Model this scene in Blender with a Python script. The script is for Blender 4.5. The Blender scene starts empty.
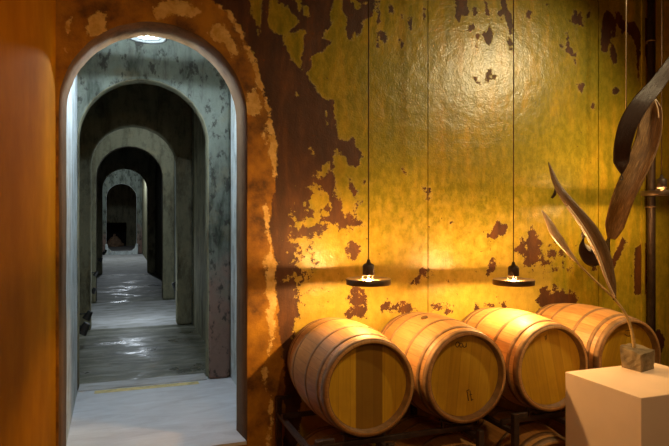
import bpy, bmesh, math, random
import numpy as np
from mathutils import Vector, Matrix
random.seed(4)
PI = math.pi
COL = bpy.context.scene.collection

# ------------------------------------------------------------------ measuring helpers
# eye is the origin, x runs along the painted wall, y points into the corridor, z is up
FPX = 600.0; CX = 334.0; HY = 215.0
T = math.atan(220.0 / FPX); ST, CT = math.sin(T), math.cos(T)
def at_depth(px, py, d):
    u = (px - CX) / FPX
    return Vector((d * (ST + u * CT), d * (CT - u * ST), -(py - HY) / FPX * d))
def at_y(px, py, y):
    u = (px - CX) / FPX
    return at_depth(px, py, y / (CT - u * ST))
YW = 4.45          # painted wall face
ZF = -1.70         # corridor floor
ZR = -2.42         # room floor
AX0, AX1 = -0.325, 0.905
ARAD = (AX1 - AX0) / 2; ACX = (AX0 + AX1) / 2; ATOP = 1.345; ASPR = ATOP - ARAD

# ------------------------------------------------------------------ materials
def mat(name):
    m = bpy.data.materials.new(name); m.use_nodes = True
    nt = m.node_tree; nt.nodes.clear()
    out = nt.nodes.new('ShaderNodeOutputMaterial'); b = nt.nodes.new('ShaderNodeBsdfPrincipled')
    nt.links.new(b.outputs[0], out.inputs[0])
    return m, nt, b
class G:
    def __init__(s, nt): s.nt = nt; s.N = nt.nodes; s.L = nt.links
    def n(s, t, **k):
        x = s.N.new(t)
        for a, v in k.items(): setattr(x, a, v)
        return x
    def put(s, sock, v):
        if hasattr(v, 'is_output') or isinstance(v, bpy.types.NodeSocket): s.L.new(v, sock)
        elif isinstance(v, (tuple, list)) and len(v) == 3 and sock.type == 'RGBA': sock.default_value = (*v, 1)
        else: sock.default_value = v
    def math(s, op, a, b=0.0, c=0.0, clamp=False):
        x = s.n('ShaderNodeMath', operation=op, use_clamp=clamp)
        s.put(x.inputs[0], a); s.put(x.inputs[1], b); s.put(x.inputs[2], c); return x.outputs[0]
    def coord(s, kind='Object', scale=(1, 1, 1), loc=(0, 0, 0)):
        t = s.n('ShaderNodeTexCoord'); m = s.n('ShaderNodeMapping')
        s.L.new(t.outputs[kind], m.inputs[0]); m.inputs['Scale'].default_value = scale; m.inputs['Location'].default_value = loc
        return m.outputs[0]
    def noise(s, vec, scale, detail=6, rough=0.6, dist=0.0):
        x = s.n('ShaderNodeTexNoise'); s.L.new(vec, x.inputs['Vector'])
        x.inputs['Scale'].default_value = scale; x.inputs['Detail'].default_value = detail
        x.inputs['Roughness'].default_value = rough; x.inputs['Distortion'].default_value = dist
        return x.outputs['Fac']
    def ramp(s, fac, stops, interp='LINEAR'):
        r = s.n('ShaderNodeValToRGB'); r.color_ramp.interpolation = interp
        el = r.color_ramp.elements
        while len(el) < len(stops): el.new(0.5)
        for e, (p, c) in zip(el, stops):
            e.position = p; e.color = (*c, 1) if not isinstance(c, float) else (c, c, c, 1)
        s.put(r.inputs[0], fac); return r.outputs[0]
    def step(s, fac, lo, hi):
        x = s.n('ShaderNodeMapRange', interpolation_type='SMOOTHSTEP')
        s.put(x.inputs[0], fac); x.inputs[1].default_value = lo; x.inputs[2].default_value = hi
        return x.outputs[0]
    def mix(s, f, a, b, mode='MIX'):
        x = s.n('ShaderNodeMix', data_type='RGBA', blend_type=mode)
        s.put(x.inputs[0], f); s.put(x.inputs[6], a); s.put(x.inputs[7], b); return x.outputs[2]
    def attr(s, name):
        x = s.n('ShaderNodeAttribute', attribute_name=name); return x.outputs['Fac']
    def bump(s, h, strength=0.3, dist=0.01, normal=None):
        x = s.n('ShaderNodeBump'); x.inputs['Strength'].default_value = strength; x.inputs['Distance'].default_value = dist
        s.L.new(h, x.inputs['Height'])
        if normal is not None: s.L.new(normal, x.inputs['Normal'])
        return x.outputs[0]

def simple(name, c, rough=0.6, metal=0.0, var=0.25, scale=12, bump=0.1):
    m, nt, b = mat(name); g = G(nt)
    v = g.coord(); n = g.noise(v, scale)
    c2 = tuple(x * (1 - var) for x in c); c1 = tuple(min(1, x * (1 + var)) for x in c)
    g.put(b.inputs['Base Color'], g.ramp(n, [(0.3, c2), (0.7, c1)]))
    b.inputs['Roughness'].default_value = rough; b.inputs['Metallic'].default_value = metal
    if bump: g.put(b.inputs['Normal'], g.bump(g.noise(v, scale * 4), bump, 0.004))
    return m

# painted wall -------------------------------------------------------
def wall_material():
    m, nt, b = mat('peeling_painted_wall'); g = G(nt)
    v = g.coord(); vs = g.coord(scale=(1, 1, 0.22)); 
    nf = g.noise(v, 14, 8, 0.65); nm = g.noise(v, 3.2, 6, 0.6); nv = g.noise(vs, 11, 6, 0.6, 0.3)
    nfine = g.noise(v, 60, 6, 0.7); nlow = g.noise(v, 1.1, 3, 0.5)
    # layers
    green = g.ramp(nv, [(0.28, (0.21, 0.19, 0.006)), (0.44, (0.36, 0.285, 0.010)), (0.56, (0.50, 0.345, 0.014)), (0.70, (0.66, 0.39, 0.02))])
    green = g.mix(g.math('MULTIPLY', g.step(nlow, 0.48, 0.62), 0.7), green, g.ramp(nf, [(0.3, (0.22, 0.22, 0.008)), (0.7, (0.38, 0.32, 0.014))]))
    green = g.mix(g.math('MULTIPLY', g.step(nfine, 0.5, 0.75), 0.35), green, (0.62, 0.46, 0.10))
    nm2 = g.noise(g.coord(scale=(1, 1, .6)), 24, 10, 0.78)
    green = g.mix(g.math('MULTIPLY', g.step(nm2, 0.40, 0.62), 0.55), g.mix(0.45, green, (0.13, 0.105, 0.006)), g.mix(0.25, green, (0.78, 0.55, 0.07)))
    # paler ochre flakes in the lower field, with the lamplit zone painted in
    pale = g.ramp(nf, [(0.3, (0.48, 0.32, 0.05)), (0.6, (0.70, 0.46, 0.09))])
    am = g.math('ADD', g.attr('lit_ochre'), g.math('MULTIPLY', g.math('SUBTRACT', nf, 0.5), 1.6))
    green = g.mix(g.math('MULTIPLY', g.step(am, -0.3, 0.5), 0.5), green, pale)
    brown = g.ramp(g.math('ADD', g.math('MULTIPLY', nv, .6), g.math('MULTIPLY', nm, .4)), [(0.35, (0.045, 0.014, 0.003)), (0.5, (0.080, 0.025, 0.004)), (0.68, (0.17, 0.055, 0.006))])
    rust = g.ramp(g.noise(v, 4.2, 7, 0.62), [(0.34, (0.12, 0.047, 0.003)), (0.48, (0.36, 0.15, 0.004)), (0.64, (0.56, 0.26, 0.008))])
    rust = g.mix(g.math('MULTIPLY', g.step(nfine, 0.45, 0.8), 0.25), rust, (0.62, 0.25, 0.03))
    cream = g.ramp(nf, [(0.35, (0.66, 0.36, 0.05)), (0.6, (0.90, 0.62, 0.20))])
    # bare brown vs green paint
    d = g.math('ADD', g.attr('paint'), g.math('MULTIPLY', g.math('SUBTRACT', g.noise(v, 13, 10, 0.75), 0.5), g.attr('ragged')))
    d = g.math('SUBTRACT', d, g.math('MULTIPLY', g.step(g.noise(v, 17, 6, 0.7), 0.665, 0.72), 0.25))
    pm = g.step(d, -0.004, 0.006)
    rim = g.math('MULTIPLY', g.step(d, -0.004, 0.004), g.math('SUBTRACT', 1.0, g.step(d, 0.006, 0.022)))
    c = g.mix(pm, brown, green)
    c = g.mix(g.math('MULTIPLY', rim, 0.12), c, (0.75, 0.55, 0.18))
    # rust coloured plaster on the arch side
    r = g.math('ADD', g.attr('rust'), g.math('MULTIPLY', g.math('SUBTRACT', nf, 0.5), 0.10))
    c = g.mix(g.step(r, -0.006, 0.006), c, rust)
    q = g.math('ADD', g.attr('cream'), g.math('MULTIPLY', g.math('SUBTRACT', g.noise(v, 12, 8, 0.7), 0.5), 0.16))
    qm = g.step(q, -0.008, 0.008)
    c = g.mix(g.math('MULTIPLY', qm, 0.95), c, cream)
    # seams between the boards
    s = g.attr('seam'); c = g.mix(g.math('MULTIPLY', s, 0.8), c, (0.05, 0.02, 0.005))
    g.put(b.inputs['Base Color'], c)
    g.put(b.inputs['Roughness'], g.ramp(pm, [(0, 0.6), (1, 0.30)]))
    h = g.math('ADD', g.math('MULTIPLY', pm, 0.12), g.math('MULTIPLY', g.noise(v, 75, 1.5, 0.5), 0.34))
    h = g.math('ADD', h, g.math('MULTIPLY', g.noise(v, 9, 2, 0.5), 0.9)); h = g.math('ADD', h, g.math('MULTIPLY', qm, 0.15))
    h = g.math('SUBTRACT', h, g.math('MULTIPLY', s, 1.0))
    g.put(b.inputs['Normal'], g.bump(h, 1.0, 0.006))
    return m

def rust_wall_material():
    m, nt, b = mat('rust_orange_limewash'); g = G(nt); v = g.coord()
    n = g.noise(v, 1.6, 9, 0.62); n2 = g.noise(v, 30, 6, 0.7); ns = g.noise(g.coord(scale=(1, 1, .25)), 5, 5)
    c = g.ramp(n, [(0.3, (0.32, 0.118, 0.002)), (0.5, (0.41, 0.158, 0.002)), (0.68, (0.50, 0.20, 0.003))])
    c = g.mix(g.math('MULTIPLY', g.step(ns, 0.5, 0.7), 0.12), c, (0.30, 0.09, 0.002))
    g.put(b.inputs['Base Color'], c); b.inputs['Roughness'].default_value = 1.0; b.inputs['Specular IOR Level'].default_value = 0.03
    g.put(b.inputs['Normal'], g.bump(g.math('ADD', n, g.math('MULTIPLY', n2, 0.4)), 0.35, 0.02))
    return m

def plaster_material(name, base, dark, warm, spots=0.0, rough=0.8, pinkz=None):
    m, nt, b = mat(name); g = G(nt); v = g.coord(); vs = g.coord(scale=(1, 1, 0.25))
    n = g.noise(v, 2.6, 9, 0.65); ns = g.noise(vs, 6, 7, 0.65); nf = g.noise(v, 22, 7, 0.7)
    c = g.ramp(ns, [(0.32, dark), (0.5, base), (0.7, tuple(min(1, x * 1.25) for x in base))])
    c = g.mix(g.math('MULTIPLY', g.step(n, 0.5, 0.68), 0.6), c, warm)
    if pinkz is not None:
        sp = g.n('ShaderNodeSeparateXYZ'); g.L.new(v, sp.inputs[0])
        f = g.math('ADD', sp.outputs[2], g.math('MULTIPLY', g.math('SUBTRACT', n, 0.5), 2.2))
        c = g.mix(g.math('MULTIPLY', g.math('SUBTRACT', 1.0, g.step(f, pinkz - .6, pinkz + .2)), 0.75), c, (0.24, 0.14, 0.11))
    if spots:
        sn = g.noise(g.coord(scale=(1, 1, 0.55)), 8, 8, 0.7)
        c = g.mix(g.math('MULTIPLY', g.step(sn, 0.52, 0.60), spots), c, (0.03, 0.03, 0.025))
    c = g.mix(g.math('MULTIPLY', g.step(nf, 0.5, 0.7), 0.25), c, dark)
    g.put(b.inputs['Base Color'], c); b.inputs['Roughness'].default_value = rough; b.inputs['Specular IOR Level'].default_value = 0.15
    g.put(b.inputs['Normal'], g.bump(g.math('ADD', n, g.math('MULTIPLY', nf, 0.6)), 0.6, 0.02))
    return m

def floor_material(name, c0, c1, c2, wet, rlo=0.12, rhi=0.7):
    m, nt, b = mat(name); g = G(nt); v = g.coord()
    n = g.noise(v, 1.7, 8, 0.6); nx = g.noise(g.coord(scale=(0.8, 2.2, 1)), 3.0, 7, 0.62, 0.6); nf = g.noise(v, 40, 5)
    c = g.ramp(nx, [(0.3, c0), (0.5, c1), (0.68, c2)])
    w = g.step(n, 0.52 - wet, 0.62 - wet)
    c = g.mix(g.math('MULTIPLY', w, 0.35), c, tuple(x * 0.6 for x in c0))
    g.put(b.inputs['Base Color'], c)
    g.put(b.inputs['Roughness'], g.ramp(w, [(0, rhi), (1, rlo)]))
    g.put(b.inputs['Normal'], g.bump(g.math('ADD', nx, g.math('MULTIPLY', nf, 0.1)), 0.35, 0.03))
    return m

def oak_material(name, tint=(1, 1, 1)):
    m, nt, b = mat(name); g = G(nt)
    t = g.n('ShaderNodeTexCoord'); sp = g.n('ShaderNodeSeparateXYZ'); g.L.new(t.outputs['Object'], sp.inputs[0])
    ang = g.math('MULTIPLY', g.math('ARCTAN2', sp.outputs[0], sp.outputs[2]), 30 / (2 * PI))
    fr = g.math('FRACT', g.math('ADD', ang, 100.0)); idx = g.math('FLOOR', g.math('ADD', ang, 100.0))
    wn = g.n('ShaderNodeTexWhiteNoise', noise_dimensions='2D'); cb = g.n('ShaderNodeCombineXYZ')
    inf = g.n('ShaderNodeObjectInfo'); g.L.new(idx, cb.inputs[0]); g.L.new(inf.outputs['Random'], cb.inputs[1]); g.L.new(cb.outputs[0], wn.inputs[0])
    edge = g.math('SUBTRACT', 1.0, g.step(g.math('ABSOLUTE', g.math('SUBTRACT', fr, 0.5)), 0.455, 0.495))
    cv = g.n('ShaderNodeCombineXYZ'); g.L.new(ang, cv.inputs[0]); g.L.new(g.math('MULTIPLY', sp.outputs[1], 1.5), cv.inputs[1])
    g.L.new(g.math('MULTIPLY', inf.outputs['Random'], 37.0), cv.inputs[2])
    grain = g.noise(cv.outputs[0], 5, 7, 0.65); big = g.noise(g.coord(), 4, 5, 0.6)
    k = tint
    def tc(c): return tuple(a * q for a, q in zip(c, k))
    c = g.ramp(g.math('ADD', g.math('MULTIPLY', wn.outputs[0], 0.20), g.math('MULTIPLY', grain, 0.78)),
               [(0.2, tc((0.30, 0.135, 0.04))), (0.5, tc((0.47, 0.235, 0.075))), (0.8, tc((0.60, 0.34, 0.13)))])
    c = g.mix(g.math('MULTIPLY', g.step(big, 0.52, 0.7), 0.45), c, tc((0.24, 0.10, 0.03)))
    c = g.mix(g.math('SUBTRACT', 1.0, edge), c, g.mix(0.38, c, (0.05, 0.02, 0.008)))
    g.put(b.inputs['Base Color'], c); b.inputs['Roughness'].default_value = 0.5
    g.put(b.inputs['Normal'], g.bump(g.math('ADD', g.math('MULTIPLY', edge, 0.6), g.math('MULTIPLY', grain, 0.4)), 0.3, 0.004))
    return m

def head_material(name, banded=False):
    m, nt, b = mat(name); g = G(nt)
    t = g.n('ShaderNodeTexCoord'); sp = g.n('ShaderNodeSeparateXYZ'); g.L.new(t.outputs['Object'], sp.inputs[0])
    s = g.math('ADD', g.math('MULTIPLY', sp.outputs[0], 12.5), 100.5)
    fr = g.math('FRACT', s); idx = g.math('FLOOR', s)
    inf = g.n('ShaderNodeObjectInfo'); wn = g.n('ShaderNodeTexWhiteNoise', noise_dimensions='2D'); cb = g.n('ShaderNodeCombineXYZ')
    g.L.new(idx, cb.inputs[0]); g.L.new(inf.outputs['Random'], cb.inputs[1]); g.L.new(cb.outputs[0], wn.inputs[0])
    grain = g.noise(g.coord(scale=(1, 1, 0.08)), 45, 7, 0.65); blot = g.noise(g.coord(), 6, 5, 0.6)
    edge = g.step(g.math('ABSOLUTE', g.math('SUBTRACT', fr, 0.5)), 0.465, 0.5)
    c = g.ramp(g.math('ADD', g.math('MULTIPLY', wn.outputs[0], 0.3), g.math('MULTIPLY', grain, 0.7)),
               [(0.2, (0.42, 0.22, 0.010)), (0.5, (0.56, 0.315, 0.013)), (0.8, (0.66, 0.39, 0.025))])
    c = g.mix(g.math('MULTIPLY', g.step(blot, 0.5, 0.7), 0.25), c, (0.34, 0.17, 0.02))
    if banded:
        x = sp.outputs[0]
        band = g.math('MULTIPLY', g.step(x, -0.088, -0.078), g.math('SUBTRACT', 1.0, g.step(x, 0.098, 0.108)))  # darker upright band across the middle of the head
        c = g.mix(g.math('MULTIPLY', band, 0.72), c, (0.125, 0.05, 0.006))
    c = g.mix(g.math('MULTIPLY', edge, 0.35), c, (0.10, 0.05, 0.01))
    g.put(b.inputs['Base Color'], c); b.inputs['Roughness'].default_value = 0.5
    g.put(b.inputs['Normal'], g.bump(grain, 0.15, 0.003))
    return m

M = {}
M['wall'] = wall_material()
M['rustwall'] = rust_wall_material()
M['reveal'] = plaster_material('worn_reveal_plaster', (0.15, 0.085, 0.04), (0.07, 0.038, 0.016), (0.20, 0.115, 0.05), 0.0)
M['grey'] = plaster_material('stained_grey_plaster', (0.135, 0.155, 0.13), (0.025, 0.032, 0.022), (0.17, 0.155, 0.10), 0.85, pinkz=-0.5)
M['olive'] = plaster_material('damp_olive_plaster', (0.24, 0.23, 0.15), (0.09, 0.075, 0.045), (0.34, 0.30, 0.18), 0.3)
M['dark'] = plaster_material('dark_unlit_plaster', (0.085, 0.07, 0.05), (0.03, 0.02, 0.018), (0.12, 0.095, 0.06), 0.3)
M['pale'] = plaster_material('pale_lit_plaster', (0.60, 0.66, 0.66), (0.30, 0.33, 0.30), (0.50, 0.52, 0.46), 0.3)
M['white'] = plaster_material('white_lit_plaster', (0.50, 0.56, 0.58), (0.24, 0.26, 0.24), (0.46, 0.46, 0.40), 0.3)
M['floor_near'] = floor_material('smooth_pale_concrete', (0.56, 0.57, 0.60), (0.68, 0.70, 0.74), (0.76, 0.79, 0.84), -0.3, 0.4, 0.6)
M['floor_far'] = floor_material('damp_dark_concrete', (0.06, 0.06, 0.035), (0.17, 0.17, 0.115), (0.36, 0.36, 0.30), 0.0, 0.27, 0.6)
M['floor_room'] = floor_material('dark_room_concrete', (0.05, 0.03, 0.02), (0.10, 0.06, 0.035), (0.14, 0.09, 0.05), 0.0, 0.4, 0.8)
M['ceil'] = simple('dark_ceiling_plaster', (0.10, 0.055, 0.02), 0.9)
M['oak'] = oak_material('oak_staves'); M['oakpale'] = oak_material('pale_oak_staves', (1.2, 1.28, 1.35)); M['oakdim'] = oak_material('duller_oak_staves', (0.9, 0.88, 0.75))  # oak in three tones: plain, paler and duller
M['head'] = head_material('barrel_head_oak'); M['headband'] = head_material('barrel_head_oak_with_dark_band', True)
M['hoop'] = simple('worn_galvanised_hoop', (0.24, 0.14, 0.065), 0.62, 0.3, 0.35, 18)
M['chime'] = simple('barrel_chime_oak', (0.20, 0.10, 0.025), 0.55, 0, 0.3, 25)
M['steel'] = simple('dark_painted_steel', (0.075, 0.05, 0.04), 0.4, 0.5, 0.3, 20)
M['ink'] = simple('dark_stencil_ink', (0.10, 0.05, 0.012), 0.7, 0, 0.2, 60, 0)
M['shade'] = simple('dark_bronze_enamel', (0.12, 0.08, 0.05), 0.35, 0.6, 0.15, 20, 0.03)
M['shadew'] = simple('grey_enamel', (0.06, 0.065, 0.06), 0.4, 0.0, 0.05, 20, 0.03)
M['cap'] = simple('black_lamp_cap', (0.05, 0.03, 0.02), 0.45, 0.3, 0.15, 20, 0.03)
M['cable'] = simple('dark_cable', (0.09, 0.045, 0.018), 0.6, 0, 0.1, 20, 0)
M['wire'] = simple('pale_twisted_cord', (0.55, 0.48, 0.36), 0.4, 0.4, 0.3, 150, 0.1)
M['ped'] = simple('matt_off_white_paint', (0.88, 0.68, 0.50), 0.6, 0, 0.04, 4, 0.04)
M['stone'] = simple('rough_brown_stone', (0.20, 0.15, 0.08), 0.8, 0, 0.55, 9, 0.9)
M['black'] = simple('black_fixture_metal', (0.02, 0.02, 0.02), 0.5, 0.2, 0.2, 20)
M['rubble'] = simple('broken_brick_rubble', (0.40, 0.25, 0.15), 0.9, 0, 0.4, 10, 0.5)
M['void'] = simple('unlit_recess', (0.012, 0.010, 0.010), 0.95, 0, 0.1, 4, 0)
M['yellow'] = simple('worn_yellow_line_paint', (0.78, 0.66, 0.30), 0.7, 0, 0.25, 14, 0.1)
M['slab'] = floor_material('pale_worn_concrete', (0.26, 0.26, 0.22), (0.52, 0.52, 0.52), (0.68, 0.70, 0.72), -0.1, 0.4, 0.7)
def pod_material(name, a, bb, c3, rough=0.45):
    m, nt, b = mat(name); g = G(nt)
    t = g.n('ShaderNodeTexCoord'); uv = g.n('ShaderNodeMapping'); g.L.new(t.outputs['UV'], uv.inputs[0]); uv.inputs['Scale'].default_value = (9, 1.6, 1)
    n = g.noise(uv.outputs[0], 3, 8, 0.65); n2 = g.noise(g.coord(), 8, 6, 0.6)
    c = g.ramp(n, [(0.3, a), (0.52, bb), (0.7, c3)])
    c = g.mix(g.math('MULTIPLY', g.step(n2, 0.5, 0.68), 0.5), c, a)
    g.put(b.inputs['Base Color'], c); b.inputs['Roughness'].default_value = rough
    g.put(b.inputs['Normal'], g.bump(n, 0.7, 0.006))
    return m
M['poddark'] = pod_material('dark_dried_pod', (0.022, 0.009, 0.004), (0.04, 0.016, 0.007), (0.075, 0.03, 0.012))
M['podbrown'] = pod_material('brown_dried_bark', (0.08, 0.035, 0.008), (0.22, 0.105, 0.025), (0.48, 0.27, 0.09))
M['podgrey'] = pod_material('weathered_pod', (0.09, 0.05, 0.022), (0.17, 0.10, 0.045), (0.32, 0.20, 0.10), 0.4)
M['leaf'] = pod_material('dried_straw_leaf', (0.50, 0.34, 0.18), (0.74, 0.56, 0.34), (0.90, 0.76, 0.54), 0.35)
M['stem'] = simple('pale_dry_stem', (0.50, 0.34, 0.13), 0.45, 0, 0.3, 40, 0.2)
def emit(name, col, s):
    m = bpy.data.materials.new(name); m.use_nodes = True; nt = m.node_tree; nt.nodes.clear()
    o = nt.nodes.new('ShaderNodeOutputMaterial'); e = nt.nodes.new('ShaderNodeEmission')
    e.inputs[0].default_value = (*col, 1); e.inputs[1].default_value = s; nt.links.new(e.outputs[0], o.inputs[0]); return m

# ------------------------------------------------------------------ mesh helpers
def obj(name, bm, m, parent=None, smooth=False, bevel=0.0):
    me = bpy.data.meshes.new(name)
    bmesh.ops.recalc_face_normals(bm, faces=bm.faces[:]); bm.to_mesh(me); bm.free()
    if smooth:
        for p in me.polygons: p.use_smooth = True
    for mm in (m if isinstance(m, (list, tuple)) else [m]): me.materials.append(mm)
    o = bpy.data.objects.new(name, me); COL.objects.link(o)
    if parent is not None: o.parent = parent
    if bevel:
        b = o.modifiers.new('bevel', 'BEVEL'); b.width = bevel; b.segments = 2; b.limit_method = 'ANGLE'
    return o
def tag(o, label=None, cat=None, group=None, kind=None):
    if label: o['label'] = label
    if cat: o['category'] = cat
    if group: o['group'] = group
    if kind: o['kind'] = kind
    return o
def thing(name, label, cat, loc=(0, 0, 0), rz=0.0, group=None):
    o = bpy.data.objects.new(name, None); COL.objects.link(o); o.empty_display_size = 0.1
    o.location = loc; o.rotation_euler = (0, 0, rz); return tag(o, label, cat, group)
def box(bm, x0, x1, y0, y1, z0, z1):
    v = [bm.verts.new((x, y, z)) for x in (x0, x1) for y in (y0, y1) for z in (z0, z1)]
    for f in ((0, 1, 3, 2), (4, 6, 7, 5), (0, 4, 5, 1), (2, 3, 7, 6), (0, 2, 6, 4), (1, 5, 7, 3)): bm.faces.new([v[i] for i in f])
def lathe(bm, prof, axis='z', seg=64, mi=0, close=False):
    rings = []
    for (r, h) in prof:
        ring = []
        for i in range(seg):
            a = 2 * PI * i / seg; p = (r * math.sin(a), r * math.cos(a))
            ring.append(bm.verts.new((p[0], p[1], h) if axis == 'z' else (p[0], h, p[1])))
        rings.append(ring)
    n = len(rings)
    for k in range(n if close else n - 1):
        A, B = rings[k], rings[(k + 1) % n]
        for i in range(seg):
            f = bm.faces.new((A[i], A[(i + 1) % seg], B[(i + 1) % seg], B[i])); f.material_index = mi; f.smooth = True
    if not close:
        for ring in (rings[0], rings[-1]):
            f = bm.faces.new(ring); f.material_index = mi
    return rings
def tube(bm, pts, radii, seg=10):
    pts = [Vector(p) for p in pts]
    if not isinstance(radii, (list, tuple)): radii = [radii] * len(pts)
    rings = []; up = Vector((0.3, 0.9, 0.2)).normalized()
    for i, p in enumerate(pts):
        d = (pts[min(i + 1, len(pts) - 1)] - pts[max(i - 1, 0)]).normalized()
        a = d.cross(up).normalized(); b = d.cross(a).normalized()
        rings.append([bm.verts.new(p + (a * math.cos(2 * PI * k / seg) + b * math.sin(2 * PI * k / seg)) * radii[i]) for k in range(seg)])
    for A, B in zip(rings, rings[1:]):
        for k in range(seg): bm.faces.new((A[k], A[(k + 1) % seg], B[(k + 1) % seg], B[k])).smooth = True
    bm.faces.new(rings[0]); bm.faces.new(rings[-1])
def spline(pts, n=8):
    pts = [Vector(p) for p in pts]; out = []
    for i in range(len(pts) - 1):
        p0 = pts[max(i - 1, 0)]; p1 = pts[i]; p2 = pts[i + 1]; p3 = pts[min(i + 2, len(pts) - 1)]
        for k in range(n):
            t = k / n
            out.append(0.5 * ((2 * p1) + (p2 - p0) * t + (2 * p0 - 5 * p1 + 4 * p2 - p3) * t * t + (3 * p1 - p0 - 3 * p2 + p3) * t ** 3))
    out.append(pts[-1]); return out

# ------------------------------------------------------------------ painted wall with its paint layers
def W(px, py):
    p = at_y(px, py, YW); return (p.x, p.z)
def poly(pts): return np.array([W(*p) for p in pts])
def sdf(P, X, Z):
    n = len(P); d = np.full(X.shape, 1e9); inside = np.zeros(X.shape, bool)
    for i in range(n):
        a = P[i]; b = P[(i + 1) % n]; ex, ez = b - a
        wx, wz = X - a[0], Z - a[1]
        t = np.clip((wx * ex + wz * ez) / (ex * ex + ez * ez + 1e-12), 0, 1)
        d = np.minimum(d, (wx - ex * t) ** 2 + (wz - ez * t) ** 2)
        c = ((a[1] > Z) != (b[1] > Z)) & (X < (b[0] - a[0]) * (Z - a[1]) / (b[1] - a[1] + 1e-12) + a[0])
        inside ^= c
    d = np.sqrt(d); return np.where(inside, d, -d)
def path_d(pts, X, Z):
    d = np.full(X.shape, -1e9)
    P = [(*W(p[0], p[1]), p[2] * 0.008) for p in pts]
    for a, b in zip(P, P[1:]):
        ex, ez = b[0] - a[0], b[1] - a[1]
        t = np.clip(((X - a[0]) * ex + (Z - a[1]) * ez) / (ex * ex + ez * ez + 1e-12), 0, 1)
        dd = np.hypot(X - a[0] - ex * t, Z - a[1] - ez * t)
        d = np.maximum(d, (a[2] + (b[2] - a[2]) * t) - dd)
    return d
GREEN = [(336,-260),(334,0),(329,10),(330,24),(322,38),(331,42),(322,50),(308,58),(310,66),(306,73),(310,80),(316,90),(322,98),(333,100),(335,118),(336,136),
         (343,142),(353,138),(356,148),(365,155),(358,160),(353,160),(352,167),(347,165),(345,158),(335,150),(333,160),(334,185),(338,200),(343,212),(352,213),(362,222),
         (362,228),(350,226),(340,228),(332,222),(326,225),(318,232),(305,230),(292,238),(288,246),(290,262),(284,275),(288,288),(298,300),(292,330),(300,360),(300,600),(1100,600),(1100,-260)]
BARE = [
 [(340,-200),(350,-200),(350,0),(355,8),(365,3),(374,0),(373,15),(368,18),(362,22),(358,36),(354,32),(350,41),(346,38),(344,25),(346,18),(342,8)],
 [(354,-200),(374,-200),(374,2),(364,4),(356,2)],
 [(387,-40),(391,-40),(391,3),(394,12),(389,10)], [(378,22),(380,30),(386,36),(387,40),(382,44),(378,30)], [(399,39),(401,39),(404,51),(401,50)],
 [(409,18),(412,18),(411,30),(409,28)], [(399,15),(403,14),(402,19)], [(457,-30),(466,-30),(468,14),(461,17),(458,23),(455,15)], [(484,0),(487,2),(488,15),(485,14)],
 [(472,8),(475,8),(476,14),(473,14)], [(422,9),(425,9),(425,20),(423,20)],
 [(500,-30),(506,-30),(506,8),(510,12),(513,20),(511,30),(513,50),(508,50),(509,30),(506,24),(504,15),(497,17),(496,12),(501,9)],
 [(483,34),(490,26),(492,34),(489,45),(486,44)], [(468,30),(472,23),(474,29),(471,31)], [(475,34),(478,34),(479,40),(476,39)], [(472,44),(476,44),(476,47)],
 [(484,80),(487,71),(491,70),(490,75),(497,76),(493,80),(488,81)], [(473,77),(475,77),(480,84),(478,86)],
 [(526,18),(528,10),(531,12),(529,18)], [(571,20),(574,9),(577,14),(580,11),(583,27),(577,25),(576,30),(573,24)], [(586,11),(590,11),(590,18),(587,18)],
 [(565,32),(568,33),(568,46),(574,53),(578,50),(574,58),(576,64),(570,56),(559,47),(559,45),(566,48)], 
 [(601,50),(601,24),(605,10),(611,12),(615,22),(616,28),(611,32),(609,44),(607,54)], [(609,46),(613,44),(617,54),(616,63),(612,64),(610,56)],
 [(615,12),(620,12),(622,20),(634,22),(640,32),(640,55),(638,85),(636,60),(634,40),(626,32),(618,36),(612,38),(610,34),(618,30)],
 [(576,84),(583,84),(582,96),(580,93)], [(590,102),(593,103),(594,110),(592,109)], [(611,88),(619,87),(620,92),(613,95)], [(644,18),(656,16),(656,50),(652,90),(648,60),(645,44)],
 [(401,169),(404,167),(408,173),(405,175)], [(493,226),(497,221),(507,227),(505,233),(500,235),(495,238),(484,236),(490,232)], [(447,224),(452,222),(450,225)],
 [(424,187),(430,188),(428,200),(425,198)], [(377,0),(379,0),(379,46),(377,47)],
 [(349,178),(351,178),(352,187),(357,193),(355,194),(349,190)], [(355,204),(363,198),(362,202),(357,206)], [(348,150),(359,150),(357,166),(352,167)], [(361,181),(366,180),(364,183)],
 [(348,258),(350,240),(357,242),(357,256),(352,260)], [(413,281),(421,270),(428,270),(422,276),(415,284)],
 [(350,300),(355,288),(362,290),(364,302),(367,316),(352,318),(347,312)], [(382,308),(388,303),(388,311)], [(394,307),(405,303),(414,311),(406,316),(400,312)],
 [(434,302),(441,303),(440,309),(434,310)], [(473,310),(477,305),(480,311)], [(502,300),(506,299),(506,316),(501,318)], [(487,306),(491,304),(493,309)], [(446,306),(450,310),(447,313)],
 [(527,262),(528,232),(531,226),(535,240),(534,262)], [(516,250),(522,240),(524,255)], [(537,300),(540,290),(560,292),(576,296),(578,318),(560,322),(546,314)],
 [(600,262),(604,240),(607,258)], [(610,262),(622,238),(626,242),(616,262),(612,270)], [(636,250),(646,246),(646,292),(636,292)], [(652,350),(655,334),(662,330),(668,345),(660,362)],
 [(592,268),(595,260),(597,272)], [(489,262),(492,258),(490,268)], [(330,322),(326,345),(332,352),(320,360),(314,340)]]
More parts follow.
